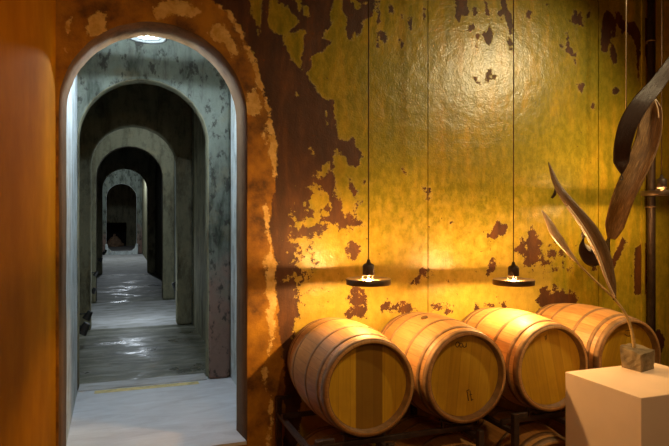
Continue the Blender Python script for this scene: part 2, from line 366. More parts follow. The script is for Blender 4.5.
PAINT = [
 [(296,92),(299,95),(298,99),(295,95)], [(309,146),(313,150),(314,156),(310,152)], [(295,186),(300,190),(306,187),(305,190),(299,192)], [(326,112),(328,120),(327,128),(325,118)],
 [(249,-40),(261,-40),(262,14),(260,28),(259,38),(256,24),(250,12)], [(269,-60),(277,-60),(279,6),(286,6),(290,3),(293,14),(299,22),(290,30),(284,37),(268,28),(266,18),(270,8)],
 [(284,36),(292,35),(298,27),(305,30),(303,46),(301,56),(302,71),(298,68),(292,58),(284,48)], [(296,-30),(302,-30),(300,14),(297,10)], [(303,5),(309,6),(309,17),(303,16)],
 [(326,161),(329,162),(328,172),(323,178),(313,176),(311,173),(320,169)], [(309,186),(313,183),(319,184),(321,190),(328,196),(330,205),(322,212),(314,224),(306,216),(309,205)],
 [(290,203),(295,202),(296,205),(291,206)], [(302,200),(305,202),(304,207)], [(288,216),(292,212),(298,216),(312,214),(322,210),(328,214),(324,226),(305,232),(292,232),(287,224)],
 [(250,50),(253,55),(250,58)], [(312,182),(318,183),(317,186)], [(615,28),(622,30),(620,37),(615,34)]]
CREAM_POLY = [[(247,94),(254,90),(260,94),(262,108),(260,115),(250,114),(246,120)], [(262,134),(268,138),(273,136),(276,156),(270,158),(266,148),(262,146)],
 [(84,36),(84,28),(92,17),(100,12),(107,16),(104,30),(92,38)], [(150,12),(160,2),(178,0),(190,4),(200,10),(196,18),(180,14),(165,17),(156,18)], [(206,30),(218,24),(226,30),(238,52),(232,58),(224,44),(212,38)]]
CREAM_PATH = [[(190,-20,2),(212,4,2.2),(228,14,2),(240,32,2),(249,50,1.5),(256,72,1.5),(261,88,1.8),(266,104,2),(269,118,2),(273,136,2.2),(274,160,1.5),(274,172,1.2),(277,182,1.6)],
 [(269,202,1),(264,212,3),(266,224,1.5),(268,236,2.5),(272,250,1.5),(271,258,4),(268,272,4.5),(270,288,4),(274,304,4),(270,318,3),(272,340,2),(266,360,1),(262,380,1.6),(272,410,1),(268,446,2)],
 [(69,18,.3),(65,50,.5)]]
RUST = [(-60,600),(-60,-80),(200,-80),(210,0),(228,12),(241,32),(250,52),(257,76),(262,92),(267,110),(271,128),(274,150),(275,185),(272,205),(268,225),(272,245),(274,262),(276,300),(279,330),(284,370),(284,600)]
def paint_layers(o):
    me = o.data; n = len(me.vertices); co = np.empty(n * 3); me.vertices.foreach_get('co', co); co = co.reshape(-1, 3)
    X, Z = co[:, 0], co[:, 2]
    f = sdf(poly(GREEN), X, Z)
    for P in BARE: f = np.minimum(f, -sdf(poly(P), X, Z))
    for P in PAINT: f = np.maximum(f, sdf(poly(P), X, Z))
    q = np.full(n, -1.0)
    for P in CREAM_POLY: q = np.maximum(q, sdf(poly(P), X, Z))
    for P in CREAM_PATH: q = np.maximum(q, path_d(P, X, Z))
    r = sdf(poly(RUST), X, Z)
    def blob(px, py, rx, ry):
        cx, cz = W(px, py); return np.exp(-(((X - cx) / rx) ** 2 + ((Z - cz) / ry) ** 2))
    rag = 0.15 + 0.55 * blob(302, 262, 0.26, 0.40) + 0.30 * blob(350, 290, 0.5, 0.25) + 0.24 * blob(460, 274, 0.45, 0.10) + 0.55 * blob(555, 262, 0.36, 0.26) + 0.3 * blob(330, 215, .2, .2) + 0.22 * blob(450, 305, 0.9, 0.14)
    f = np.clip(f, -0.10, 0.10) - 0.075 * blob(300, 262, 0.2, 0.33) - 0.06 * blob(470, 274, .4, .08) - 0.085 * blob(555, 258, .34, .24) - 0.05 * blob(645, 270, .2, .5) - 0.01 * blob(430, 306, .9, .12)
    f = np.clip(f, -0.10, 0.10)
    zc = W(450, 218)[1]
    oc = np.clip((zc - Z) / 1.2, -1, 0.6) - 1.2 * np.clip((X - W(545, 260)[0]) / 0.3, 0, 1) + 0.35 * blob(480, 80, .5, .4)  # lamplit lower zone and upper highlight put in as paler tone
    seam = np.zeros(n)
    for nm, arr in (('paint', f), ('cream', q), ('rust', np.clip(r, -1, 1)), ('ragged', rag), ('lit_ochre', oc), ('seam', seam)):
        a = me.attributes.new(nm, 'FLOAT', 'POINT'); a.data.foreach_set('value', arr.astype(np.float32))

def arch_pts(z0, jit=0.0, n=72, nj=18):
    P = []
    for i in range(nj): P.append((AX0, z0 + (ASPR - z0) * i / nj))
    for i in range(n + 1):
        a = PI - PI * i / n; P.append((ACX + ARAD * math.cos(a), ASPR + ARAD * math.sin(a)))
    for i in range(1, nj + 1): P.append((AX1, ASPR + (z0 - ASPR) * i / nj))
    if jit:
        rnd = random.Random(int(z0 * 100) + 7)
        Q = []; ph = rnd.random() * 9
        for i, (x, z) in enumerate(P):
            k = jit * (math.sin(i * 0.9 + ph) * 0.5 + math.sin(i * 2.3 + ph * 2) * 0.3 + rnd.uniform(-.3, .3))
            dx, dz = (x - ACX), max(z - ASPR, 0); l = math.hypot(dx, dz) or 1
            Q.append((x + dx / l * k, z + (dz / l * k if dz else 0)))
        P = Q
    return P
def arch_slab(name, y0, y1, x0, x1, z0, z1, mface, mreveal, sub=1, jit=0.002, bevel=0.02, splay=0.0):
    """cross wall with an arched doorway; front, back and reveal"""
    P = arch_pts(z0, jit); bm = bmesh.new(); O = []
    for i, (x, z) in enumerate(P):
        if x <= ACX - ARAD * 0.999 + 0.03 and z < ASPR: O.append((x0, z)); continue
        if x >= ACX + ARAD * 0.999 - 0.03 and z < ASPR: O.append((x1, z)); continue
        dx, dz = x - ACX, z - ASPR
        t = 1e9
        if dx < -1e-6: t = min(t, (x0 - ACX) / dx)
        if dx > 1e-6: t = min(t, (x1 - ACX) / dx)
        if dz > 1e-6: t = min(t, (z1 - ASPR) / dz)
        O.append((ACX + dx * t, ASPR + dz * t))
    # corners of the rectangle
    kl = min(range(len(O)), key=lambda i: math.hypot(O[i][0] - x0, O[i][1] - z1)); O[kl] = (x0, z1)
    kr = min(range(len(O)), key=lambda i: math.hypot(O[i][0] - x1, O[i][1] - z1)); O[kr] = (x1, z1)
    def spl(p, o):
        x, z = p
        if not splay: return p
        if z <= ASPR: return (x + (splay if x > ACX else -splay), z)
        l = math.hypot(x - ACX, z - ASPR); return (x + (x - ACX) / l * splay, z + (z - ASPR) / l * splay)
    def sheet(y, P):
        rows = [[bm.verts.new((a[0] + (b[0] - a[0]) * s / sub, y, a[1] + (b[1] - a[1]) * s / sub)) for s in range(sub + 1)] for a, b in zip(P, O)]
        for A, B in zip(rows, rows[1:]):
            for s in range(sub): bm.faces.new((A[s], A[s + 1], B[s + 1], B[s]))
        return rows
    F = sheet(y0, [spl(p, o) for p, o in zip(P, O)]); Bk = sheet(y1, P)
    for i in range(len(P) - 1):
        f = bm.faces.new((F[i][0], F[i + 1][0], Bk[i + 1][0], Bk[i][0])); f.material_index = 1; f.smooth = True
        bm.faces.new((F[i][sub], F[i + 1][sub], Bk[i + 1][sub], Bk[i][sub]))
    for k in (0, -1):
        for s in range(sub): bm.faces.new((F[k][s], F[k][s + 1], Bk[k][s + 1], Bk[k][s]))
    o = obj(name, bm, [mface, mreveal], bevel=bevel)
    return tag(o, kind='structure')

# wall_back: arch part and the long painted part
wb = arch_slab('wall_back_arch', YW, YW + 0.27, -0.395, 1.30, ZF - 0.02, 2.6, M['wall'], M['reveal'], sub=26, jit=0.002, bevel=0.0, splay=0.03)
paint_layers(wb)
bm = bmesh.new()
def grid(bm, x0, x1, z0, z1, step, y):
    nx = max(1, round((x1 - x0) / step)); nz = max(1, round((z1 - z0) / step))
    R = [[bm.verts.new((x0 + (x1 - x0) * i / nx, y, z0 + (z1 - z0) * k / nz)) for k in range(nz + 1)] for i in range(nx + 1)]
    for i in range(nx):
        for k in range(nz): bm.faces.new((R[i][k], R[i + 1][k], R[i + 1][k + 1], R[i][k + 1]))
SEAMS = [W(427.5, 100)[0], W(598, 100)[0]]; EDGE = W(643, 200)[0]
# the boards: each bay stands between dark open joints
xs = [1.30, SEAMS[0] - 0.004, SEAMS[0] + 0.004, SEAMS[1] - 0.004, SEAMS[1] + 0.004, EDGE]
for a, b in ((xs[0], xs[1]), (xs[2], xs[3]), (xs[4], xs[5])): grid(bm, a, b, ZR, 2.6, 0.022, YW)
for a, b in ((xs[1], xs[2]), (xs[3], xs[4])): box(bm, a, b, YW + 0.02, YW + 0.03, ZR, 2.6)
for s_ in xs[1:5]: box(bm, s_ - 0.0004, s_ + 0.0004, YW + 0.0005, YW + 0.03, ZR, 2.6)
grid(bm, EDGE, 7.2, ZR, 2.6, 0.04, YW + 0.03)
box(bm, EDGE - 0.03, EDGE + 0.005, YW - 0.012, YW + 0.04, ZR, 2.6)
box(bm, 1.30, 7.2, YW + 0.05, YW + 0.27, ZR, 2.6)
o = tag(obj('wall_back', bm, M['wall']), kind='structure'); paint_layers(o)
bm = bmesh.new(); grid(bm, -0.395, 1.30, ZR, ZF - 0.02, 0.03, YW); box(bm, -0.6, 1.30, YW + .01, YW + 0.27, ZR, ZF - 0.03)
o = tag(obj('wall_back_base', bm, M['wall']), kind='structure'); paint_layers(o)

# wall_left with a rounded inner corner
bm = bmesh.new(); prof = [(-0.385, -4.0), (-0.385, 0.0), (-0.385, 3.0), (-0.387, 4.15), (-0.386, 4.28), (-0.378, 4.36), (-0.374, 4.40), (-0.372, 4.47)]
back = [(-0.6, 4.47), (-0.6, -4.0)]
zs = [ZR, -1, 0, 0.8, 1.6, 2.6]
rings = [[bm.verts.new((x, y, z)) for (x, y) in prof + back] for z in zs]
for A, B in zip(rings, rings[1:]):
    for i in range(len(A)):
        bm.faces.new((A[i], A[(i + 1) % len(A)], B[(i + 1) % len(A)], B[i]))
bm.faces.new(rings[0]); bm.faces.new(rings[-1])
tag(obj('wall_left', bm, M['rustwall']), kind='structure')
for nm, b6, mm in (('wall_right', (7.2, 7.4, -4.2, 4.75, ZR, 2.6), M['rustwall']), ('wall_front', (-0.6, 7.4, -4.2, -4.0, ZR, 2.6), M['rustwall']),
                   ('floor', (-0.6, 7.4, -4.2, YW, ZR - .1, ZR), M['floor_room']), ('ceiling', (-0.6, 7.4, -4.2, 4.75, 2.6, 2.7), M['ceil'])):
    bm = bmesh.new(); box(bm, *b6); tag(obj(nm, bm, mm), kind='structure')

# ------------------------------------------------------------------ corridor
CL, CR, CZ = -0.56, 1.14, 2.35
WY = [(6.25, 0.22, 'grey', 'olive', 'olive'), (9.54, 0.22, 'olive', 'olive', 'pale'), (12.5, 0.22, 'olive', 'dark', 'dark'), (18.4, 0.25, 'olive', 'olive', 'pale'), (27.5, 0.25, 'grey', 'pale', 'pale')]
for i, (y, t, mf, mr, _) in enumerate(WY):
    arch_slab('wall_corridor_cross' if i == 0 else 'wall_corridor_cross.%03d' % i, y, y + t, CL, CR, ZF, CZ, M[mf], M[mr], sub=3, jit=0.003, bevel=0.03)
segs = [(YW + .27, 6.25, 'pale'), (6.25, 9.54, 'olive'), (9.54, 12.5, 'pale'), (12.5, 18.4, 'dark'), (18.4, 27.5, 'olive'), (27.5, 35.0, 'dark')]  # pale plaster for lit bays, dark for unlit ones: light put into colour
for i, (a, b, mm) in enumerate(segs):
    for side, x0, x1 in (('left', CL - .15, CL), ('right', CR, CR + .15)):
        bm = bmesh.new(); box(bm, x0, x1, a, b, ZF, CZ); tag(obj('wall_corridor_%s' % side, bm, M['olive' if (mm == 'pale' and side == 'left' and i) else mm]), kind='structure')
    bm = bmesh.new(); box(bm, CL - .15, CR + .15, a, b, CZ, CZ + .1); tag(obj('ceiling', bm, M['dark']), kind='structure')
for (a, b, mm) in ((YW + .012, 6.40, 'floor_near'), (6.40, 9.6, 'floor_far'), (9.6, 12.4, 'slab'), (12.4, 18.4, 'floor_far'), (18.4, 35, 'slab')):  # concrete damp in places; tone also set paler for lit bays
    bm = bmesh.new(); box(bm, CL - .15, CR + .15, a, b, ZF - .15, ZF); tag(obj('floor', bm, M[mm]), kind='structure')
bm = bmesh.new(); box(bm, -0.18, 0.80, 6.14, 6.235, ZF, ZF + .003)
o = obj('trim_1', bm, M['yellow'], bevel=0); o.location = (0, 0, 0); tag(o, kind='structure')
bm = bmesh.new(); box(bm, -0.33, 0.90, 6.26, 6.50, ZF, ZF + .012); tag(obj('trim_2', bm, M['slab'], bevel=.004), kind='structure')
bm = bmesh.new(); box(bm, CL - .1, -0.335, YW + .27, 6.25, ZF, CZ); tag(obj('wall_corridor_left', bm, M['white']), kind='structure')  # lit wall strip, its brightness put into the white tone
# raised sill with chamfered corners under the farthest arch
bm = bmesh.new()
P = [(AX0 - .05, ZF), (AX0 - .05, ZF + .45), (AX0 + .03, ZF + .45), (AX0 + .08, ZF + .26), (AX0 + .22, ZF + .14), (AX1 - .22, ZF + .14), (AX1 - .08, ZF + .26), (AX1 - .03, ZF + .45), (AX1 + .05, ZF + .45), (AX1 + .05, ZF)]
A = [bm.verts.new((x, 27.4, z)) for x, z in P]; B = [bm.verts.new((x, 27.8, z)) for x, z in P]
bm.faces.new(A); bm.faces.new(B)
for i in range(len(P)): bm.faces.new((A[i], A[(i + 1) % len(P)], B[(i + 1) % len(P)], B[i]))
tag(obj('trim_3', bm, M['pale']), kind='structure')
# end wall with a square dark opening
bm = bmesh.new()
ox0, ox1, oz1 = -0.42, 0.62, -0.42
box(bm, CL - .1, ox0, 35.0, 35.3, ZF, CZ); box(bm, ox1, CR + .1, 35.0, 35.3, ZF, CZ); box(bm, ox0, ox1, 35.0, 35.3, oz1, CZ)
tag(obj('wall_corridor_end', bm, M['olive']), kind='structure')
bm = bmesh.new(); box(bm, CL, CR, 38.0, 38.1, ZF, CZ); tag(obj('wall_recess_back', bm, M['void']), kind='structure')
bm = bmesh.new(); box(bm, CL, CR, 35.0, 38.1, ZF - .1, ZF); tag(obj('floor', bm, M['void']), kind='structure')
bm = bmesh.new()
rr = random.Random(3)
for k in range(70):
    a = rr.random() * 6.28; q = rr.random() ** .6; x = 0.0 + q * .42 * math.cos(a); y = 34.55 + q * .35 * math.sin(a)
    h = max(0, 0.62 * (1 - q) + rr.uniform(-.05, .03)); s = rr.uniform(.05, .10)
    mtx = Matrix.Translation((x, y, ZF + s * .5 + h)) @ Matrix.Rotation(rr.random() * 3, 4, Vector((rr.random(), rr.random(), rr.random() + .1)).normalized()) @ Matrix.Diagonal((s, s * 1.5, s, 1))
    bmesh.ops.create_cube(bm, size=1.0, matrix=mtx)
r0 = bmesh.ops.create_icosphere(bm, subdivisions=3, radius=0.4, matrix=Matrix.Translation((0, 34.55, ZF)) @ Matrix.Diagonal((1, .8, 1.4, 1)))
bmesh.ops.delete(bm, geom=[v for v in bm.verts if v.co.z < ZF - 0.001], context='VERTS')
tag(obj('rubble_heap', bm, M['rubble']), 'heap of broken brown rubble before the dark opening at the far end of the corridor', 'rubble', kind='stuff')

# ------------------------------------------------------------------ lamps
def make_lamp(label, loc, ztop, em, mshade, group=None, lip=0.0):
    t = thing('pendant_lamp', label, 'lamp', loc, 0, group)
    bm = bmesh.new()
    lathe(bm, [(0.045, -0.004), (0.10, -0.007), (0.140, -0.014), (0.156, -0.024), (0.158, -0.020), (0.158, 0.014), (0.155, 0.018), (0.150, 0.014), (0.10, 0.008), (0.045, 0.006)], 'z', 64, 0, True)
    obj('lamp_shade', bm, mshade, t)
    bm = bmesh.new()
    lathe(bm, [(0.040, 0.042), (0.042, 0.046), (0.042, 0.105), (0.034, 0.118), (0.016, 0.126), (0.010, 0.15)], 'z', 32)
    c = obj('lamp_cap', bm, M['cap'], t)
    for k in range(3):
        bm = bmesh.new(); a = k * 2 * PI / 3 + .5
        tube(bm, [(0.036 * math.cos(a), 0.036 * math.sin(a), 0.045), (0.05 * math.cos(a), 0.05 * math.sin(a), 0.004)], 0.002, 6)
        obj('bracket', bm, M['cap'], t)
    bm = bmesh.new(); bmesh.ops.create_uvsphere(bm, u_segments=20, v_segments=12, radius=0.0125)
    b = obj('bulb', bm, em, t, True); b.location = (0, 0, 0.0)
    bm = bmesh.new(); tube(bm, [(0, 0, 0.012), (0, 0, 0.05)], 0.008, 10); obj('socket', bm, M['cap'], t)
    bm = bmesh.new(); tube(bm, [(0, 0, 0.14), (0.001, 0, (ztop - loc[2]) / 2), (0, 0, ztop - loc[2])], 0.0045, 8); obj('cable', bm, M['cable'], t)
    return t
WARM = (1.0, 0.55, 0.19)
emw = emit('warm_bulb', WARM, 8000); emw2 = emit('warm_bulb_soft', WARM, 5000)
p1 = at_depth(368, 281, 4.2); p2 = at_depth(513, 281.5, 4.6); p3 = at_depth(661, 193, 5.0)
make_lamp('left of the two low disc lamps, glowing between the first two barrels', p1, 2.6, emw, M['shade'])
make_lamp('right of the two low flat disc lamps, glowing over the third barrel', p2, 2.6, emw, M['shade'])
make_lamp('disc lamp hung higher at the right edge in front of the pipe', p3, 2.6, emw2, M['shade'])
emc = emit('cool_bulb', (0.74, 0.88, 1.0), 15000)
pc = at_depth(147, 36, 4.97)
make_lamp('white disc lamp under the ceiling just inside the nearest corridor arch', pc, CZ, emc, M['shadew'])

# ------------------------------------------------------------------ barrels
BL = 0.86
def brad(y): t = (y - BL / 2) / (BL / 2); return 0.352 - 0.046 * t * t
def make_barrel(label, loc, body_m, head_m, roll=0.0, bung=False, group=None):
    t = thing('wine_barrel', label, 'barrel', loc, 0, group); t.rotation_euler = (0, roll, 0)
    bm = bmesh.new(); pr = [(0.262, 0.062), (0.274, 0.062), (0.279, 0.005), (0.286, 0.0)]
    N = 28
    for i in range(N + 1):
        y = 0.004 + (BL - 0.008) * i / N; pr.append((brad(y), y))
    pr += [(0.283, BL), (0.275, BL - .006), (0.272, BL - .045), (0.262, BL - .045)]
    lathe(bm, pr, 'y', 96)
    for f in bm.faces:
        c = f.calc_center_median()
        if math.hypot(c.x, c.z) < 0.300 and (c.y < 0.062 or c.y > BL - 0.062) and (abs(c.y - .003) > .0025 or math.hypot(c.x, c.z) < .284): f.material_index = 1
    obj('stave_body', bm, [body_m, M['chime']], t)
    bm = bmesh.new(); lathe(bm, [(0.2735, 0.048), (0.2735, 0.064)], 'y', 72); h = obj('barrel_head', bm, head_m, t)
    bm = bmesh.new(); lathe(bm, [(0.2745, BL - 0.050), (0.2745, BL - 0.032)], 'y', 72); obj('barrel_head', bm, head_m, t)
    for a, b in ((0.004, 0.052), (0.088, 0.122), (0.270, 0.300), (BL - .300, BL - .270), (BL - .122, BL - .088), (BL - .052, BL - .004)):
        bm = bmesh.new(); e = 0.0025
        lathe(bm, [(brad(a) - .002, a), (brad(a) + e, a), (brad(b) + e, b), (brad(b) - .002, b)], 'y', 96, 0, True)
        obj('hoop', bm, M['hoop'], t)
    if bung:
        bm = bmesh.new(); bmesh.ops.create_cone(bm, cap_ends=True, segments=24, radius1=0.028, radius2=0.024, depth=0.02, matrix=Matrix.Rotation(-0.38, 4, 'Y') @ Matrix.Translation((0, BL / 2, 0.354)))
        obj('bung', bm, M['ink'], t)
    return t
def marks(t, strokes, w=0.004):
    for st in strokes:
        bm = bmesh.new(); tube(bm, [(x, 0.0475, z) for x, z in st], w, 6); obj('stencil_mark', bm, M['ink'], t)
def ring_pts(cx, cz, rx, rz, a0=0, a1=6.28, n=12): return [(cx + rx * math.cos(a0 + (a1 - a0) * i / n), cz + rz * math.sin(a0 + (a1 - a0) * i / n)) for i in range(n + 1)]
BY, BZ, BX, DX = 3.50, -1.10, 1.529, 0.717
b1 = make_barrel('leftmost of the upper oak barrels, its round head crossed by a dark upright band', (BX, BY, BZ), M['oakdim'], M['headband'])
b2 = make_barrel('oak barrel second from the left, with a dark bung and marks on its plain head', (BX + DX, BY, BZ), M['oak'], M['head'], 0.10, True)
b3 = make_barrel('pale oak barrel brightly lit beneath the right lamp, its head partly behind the pedestal', (BX + 2 * DX, BY, BZ), M['oakpale'], M['head'], -0.2)
b4 = make_barrel('rightmost oak barrel, standing behind the pedestal and the small stone block', (BX + 3 * DX, BY, BZ), M['oak'], M['head'], 0.3)
s_ = [ring_pts(-.075, .212, .014, .018), [(-.056, .222), (-.066, .20)], ring_pts(-.045, .208, .012, .014), ring_pts(-.018, .21, .012, .017, 3.3, 6.6, 8), [(-.006, .226), (-.004, .196)]]
marks(b2, s_ + [[(.03, -.10), (.052, -.17)], [(.03, -.10), (.05, -.094)], [(.055, -.10), (.075, -.17)], [(.055, -.13), (.075, -.125)], [(.07, -.165), (.088, -.16)]], 0.003)
marks(b3, [[(0, .225), (.02, .235), (.012, .205), (.0, .20)], ring_pts(.008, .215, .006, .008)], 0.003)
marks(b4, [[(-.07, .20), (-.03, .215), (0.0, .205)], [(-.07, .175), (-.03, .168), (.0, .18)]], 0.003)
LZ = BZ - 0.83
for i, (lab) in enumerate(('dim barrel low under the leftmost upper barrel, nearly out of frame', 'dim barrel low under the second upper barrel, nearly out of frame', 'barrel low under the third upper barrel, its lit upper rim just showing at the bottom', 'barrel low behind the pedestal, under the rightmost upper barrel')):
    make_barrel(lab, (BX + i * DX, BY, LZ), M['oakdim'], M['head'], 0.4 * i)

# ------------------------------------------------------------------ racks
def make_rack(label, x0):
    t = thing('barrel_rack', label, 'rack', (x0, 0, 0)); s = 0.021
    ztop = -1.375; YA, YB = 3.47, 4.42; XS = (0.0, 0.48, 1.15); C0 = BX - 1.17
    def part(name, *b6, bev=.004):
        bm = bmesh.new(); box(bm, *b6); obj(name, bm, M['steel'], t, bevel=bev)
    for i, x in enumerate(XS):
        for y in (YA, YB): part('post', x - s, x + s, y - s, y + s, ZR, ztop if i == 0 else -1.455)
        for zt in (-1.491, ZR + .075): part('side_rail', x - s + .003, x + s - .003, YA + s, YB - s, zt - .034, zt)
    for y in (YA, YB): part('corner_stub', s, .10, y - .013, y + .013, ztop - .028, ztop)
    for zc in (BZ, LZ):
        for y in (3.60, 4.25):
            R = brad(y - BY) + 0.016; zt = zc - 0.355
            part('cross_rail', -s, XS[-1] + s, y - .015, y + .015, zt - .034, zt)
            for cx in (C0, C0 + DX):
                bm = bmesh.new()
                tube(bm, [(cx + R * math.sin(q), y, zc - R * math.cos(q)) for q in [(-0.5 + k / 12) for k in range(13)]], 0.010, 8)
                obj('cradle', bm, M['steel'], t)
                for sg in (-1, 1):
                    part('cradle_foot', cx + sg * R * math.sin(.42) - .008, cx + sg * R * math.sin(.42) + .008, y - .008, y + .008, zt, zc - R * math.cos(.42), bev=0)
    return t
make_rack('dark steel rack under the two left barrels, its corner post beside the painted wall', 1.17)
make_rack('dark steel rack under the two right barrels, partly behind the pedestal', 1.17 + 2 * DX)

# ------------------------------------------------------------------ pedestal and the stone block sculpture
PX0, PY0, PW, PZ = 2.755, 2.55, 0.60, -1.02
bm = bmesh.new(); box(bm, PX0, PX0 + PW + .15, PY0, PY0 + PW, ZR, PZ)
tag(obj('display_pedestal', bm, M['ped'], bevel=.004), 'tall off-white square pedestal in front of the right barrels', 'pedestal')
SD = 4.0
sc = at_depth(637, 369, SD); sc.z = PZ
sculpt = thing('plant_sculpture', 'dried stem with leaf and long pod rising from a stone block on the pedestal', 'sculpture', sc)
def rel(px, py, d): return at_depth(px, py, d) - sc
bm = bmesh.new()
base = [(-.085, -.03), (-.02, -.085), (.085, -.02), (.03, .07)]
base = [(rel(621, 366, 4.02).x, rel(621, 366, 4.02).y), (rel(641, 370, 3.88).x, rel(641, 370, 3.88).y), (rel(654, 368, 3.98).x, rel(654, 368, 3.98).y), (rel(634, 364, 4.10).x, rel(634, 364, 4.10).y)]
lo = [bm.verts.new((x, y, 0)) for x, y in base]; hi = [bm.verts.new((x * 1.08 - .006, y * 1.05, h)) for (x, y), h in zip(base, (.148, .115, .125, .15))]
bm.faces.new(lo); bm.faces.new(hi)
for i in range(4): bm.faces.new((lo[i], lo[(i + 1) % 4], hi[(i + 1) % 4], hi[i]))
bmesh.ops.subdivide_edges(bm, edges=bm.edges[:], cuts=4, use_grid_fill=True)
for v in bm.verts:
    if v.co.z > 0.005: v.co += Vector((random.uniform(-1, 1), random.uniform(-1, 1), random.uniform(-1, 1))) * 0.004
obj('stone_block', bm, M['stone'], sculpt, False, 0.004)
def pod(bm, pts, widths, side, cup=0.45, thick=0.006, n=12):
    """curved husk: path, half widths, side = rough sideways axis of the blade"""
    pts = spline(pts, 7); m_ = len(pts)
    ws = np.interp(np.linspace(0, 1, m_), np.linspace(0, 1, len(widths)), widths)
    uvl = bm.loops.layers.uv.verify(); rings = []
    for i, p in enumerate(pts):
        d = (pts[min(i + 1, m_ - 1)] - pts[max(i - 1, 0)]).normalized()
        nrm = d.cross(side).normalized(); s = nrm.cross(d).normalized(); w = max(ws[i], 0.0012)
        ring = []
        for k in range(n + 1):
            a = -1 + 2 * k / n; ring.append(bm.verts.new(p + s * (a * w) + nrm * (cup * w * (a * a - .4))))
        for k in range(n, -1, -1):
            a = -1 + 2 * k / n; ring.append(bm.verts.new(p + s * (a * w * .93) + nrm * (cup * w * (a * a - .4) + min(thick, w * .5) * (1.15 - a * a) + .0008)))
        rings.append(ring)
    for i, (A, B) in enumerate(zip(rings, rings[1:])):
        L = len(A)
        for k in range(L):
            f = bm.faces.new((A[k], A[(k + 1) % L], B[(k + 1) % L], B[k])); f.smooth = True
            for lp, (uu, vv) in zip(f.loops, ((k, i), (k + 1, i), (k + 1, i + 1), (k, i + 1))): lp[uvl].uv = (abs(uu - n) / n, vv / m_ * 3)
    bm.faces.new(rings[0]); bm.faces.new(rings[-1])
CAMR = Vector((CT, -ST, 0)); CAMF = Vector((ST, CT, 0))
bm = bmesh.new()
stem = spline([rel(634, 350, SD), rel(632, 335, SD), rel(626, 316, SD), rel(614, 299, SD), rel(594, 280, SD - .02), rel(574, 260, SD - .05)], 6)
tube(bm, stem, [0.012 - 0.006 * i / (len(stem) - 1) for i in range(len(stem))], 10); obj('stem', bm, M['stem'], sculpt)
bm = bmesh.new()
pod(bm, [rel(578, 264, SD - .05), rel(566, 250, SD - .06), rel(555, 235, SD - .08), rel(547, 220, SD - .08), rel(541, 210, SD - .07)], [0.007, 0.018, 0.030, 0.027, 0.016, 0.001], (CAMR * .8 - CAMF * .4), 0.5)
obj('leaf', bm, M['leaf'], sculpt)
bm = bmesh.new()
pod(bm, [rel(614.5, 298, SD), rel(610, 280, SD), rel(602, 254, SD - .02), rel(588, 228, SD - .05), rel(568, 202, SD - .06), rel(556, 184, SD - .04), rel(548, 162, SD)],
    [0.006, 0.028, 0.040, 0.050, 0.046, 0.034, 0.026, 0.018, 0.002], (CAMR * .9 - CAMF * .35), 0.5, 0.012)
pdd = obj('long_pod', bm, M['podgrey'], sculpt)
bm = bmesh.new(); 
tube(bm, spline([rel(614, 297, SD - .03), rel(607, 282, SD - .05), rel(597, 254, SD - .06), rel(584, 229, SD - .09), rel(567, 206, SD - .09)], 6), 0.0085, 8)
obj('pod_rim', bm, M['leaf'], sculpt)
bm = bmesh.new(); pod(bm, [rel(555, 188, SD - .02), rel(554, 194, SD - .02), rel(551, 198, SD - .01)], [0.004, .012, .008], CAMR, .3); obj('thorn', bm, M['poddark'], sculpt)
bm = bmesh.new(); tube(bm, [rel(614, 298, SD) + Vector((.012 * math.cos(a), 0, .012 * math.sin(a))) for a in np.linspace(0, 2 * PI, 13)], 0.004, 6); obj('ring', bm, M['black'], sculpt)

# ------------------------------------------------------------------ hanging pods
HD = 4.05
h0 = at_depth(640, 120, HD)
hp = thing('hanging_pod', 'dark curved dried pod hanging by a pale cord at upper right', 'dried pod', h0)
def rh(px, py, d): return at_depth(px, py, d) - h0
bm = bmesh.new()
pod(bm, [rh(700, 20, HD), rh(674, 58, HD), rh(656, 84, HD - .02), rh(640, 103, HD - .05), rh(628, 122, HD - .05), rh(622, 142, HD - .03), rh(620, 160, HD), rh(621, 174, HD)], [0.02, 0.035, 0.050, 0.055, 0.062, 0.064, 0.060, 0.055, 0.004], CAMR, 0.35, 0.02)
obj('pod_husk', bm, M['poddark'], hp)
bm = bmesh.new(); top = rh(626, -20, HD); c0 = rh(625.5, 109, HD - .05)
tube(bm, [c0, Vector((c0.x, c0.y, 2.6 - h0.z))], 0.0045, 8); obj('cord', bm, M['wire'], hp)
bm = bmesh.new(); tube(bm, [rh(620, 171, HD), rh(621, 176, HD)] + [rh(621, 178, HD) + Vector((.013 * math.cos(a), 0, .013 * math.sin(a))) for a in np.linspace(PI / 2, 2.5 * PI, 13)], 0.003, 6); obj('ring', bm, M['black'], hp)
HD2 = 4.25
h1 = at_depth(625, 160, HD2)
hb = thing('hanging_pod', 'long brown strip of dried bark hanging behind the dark pod, a dark crescent at its lower end', 'dried pod', h1)
def rb(px, py, d): return at_depth(px, py, d) - h1
bm = bmesh.new()
pod(bm, [rb(653, 97, HD2), rb(651, 115, HD2), rb(645, 145, HD2 - .02), rb(634, 172, HD2 - .04), rb(622, 198, HD2 - .04), rb(615, 220, HD2), rb(611, 239, HD2 + .02)],
    [0.004, 0.060, 0.080, 0.082, 0.078, 0.074, 0.072, 0.066, 0.025], (CAMR * .97 - CAMF * .25), 0.5, 0.014)
obj('bark_strip', bm, M['podbrown'], hb)
bm = bmesh.new()
pod(bm, [rb(608, 236, HD2 + .03), rb(603, 250, HD2 + .05), rb(592, 256, HD2 + .06), rb(584, 248, HD2 + .05), rb(583, 238, HD2 + .04), rb(587, 231, HD2 + .03), rb(594, 230, HD2 + .02)], [.02, .055, .075, .06, .035, .02, .008], (CAMR * .2 + Vector((0, 0, .9)) + CAMF * .3), .4, .01)
obj('dark_crescent', bm, M['poddark'], hb)  # dark crescent-shaped piece below the bark strip
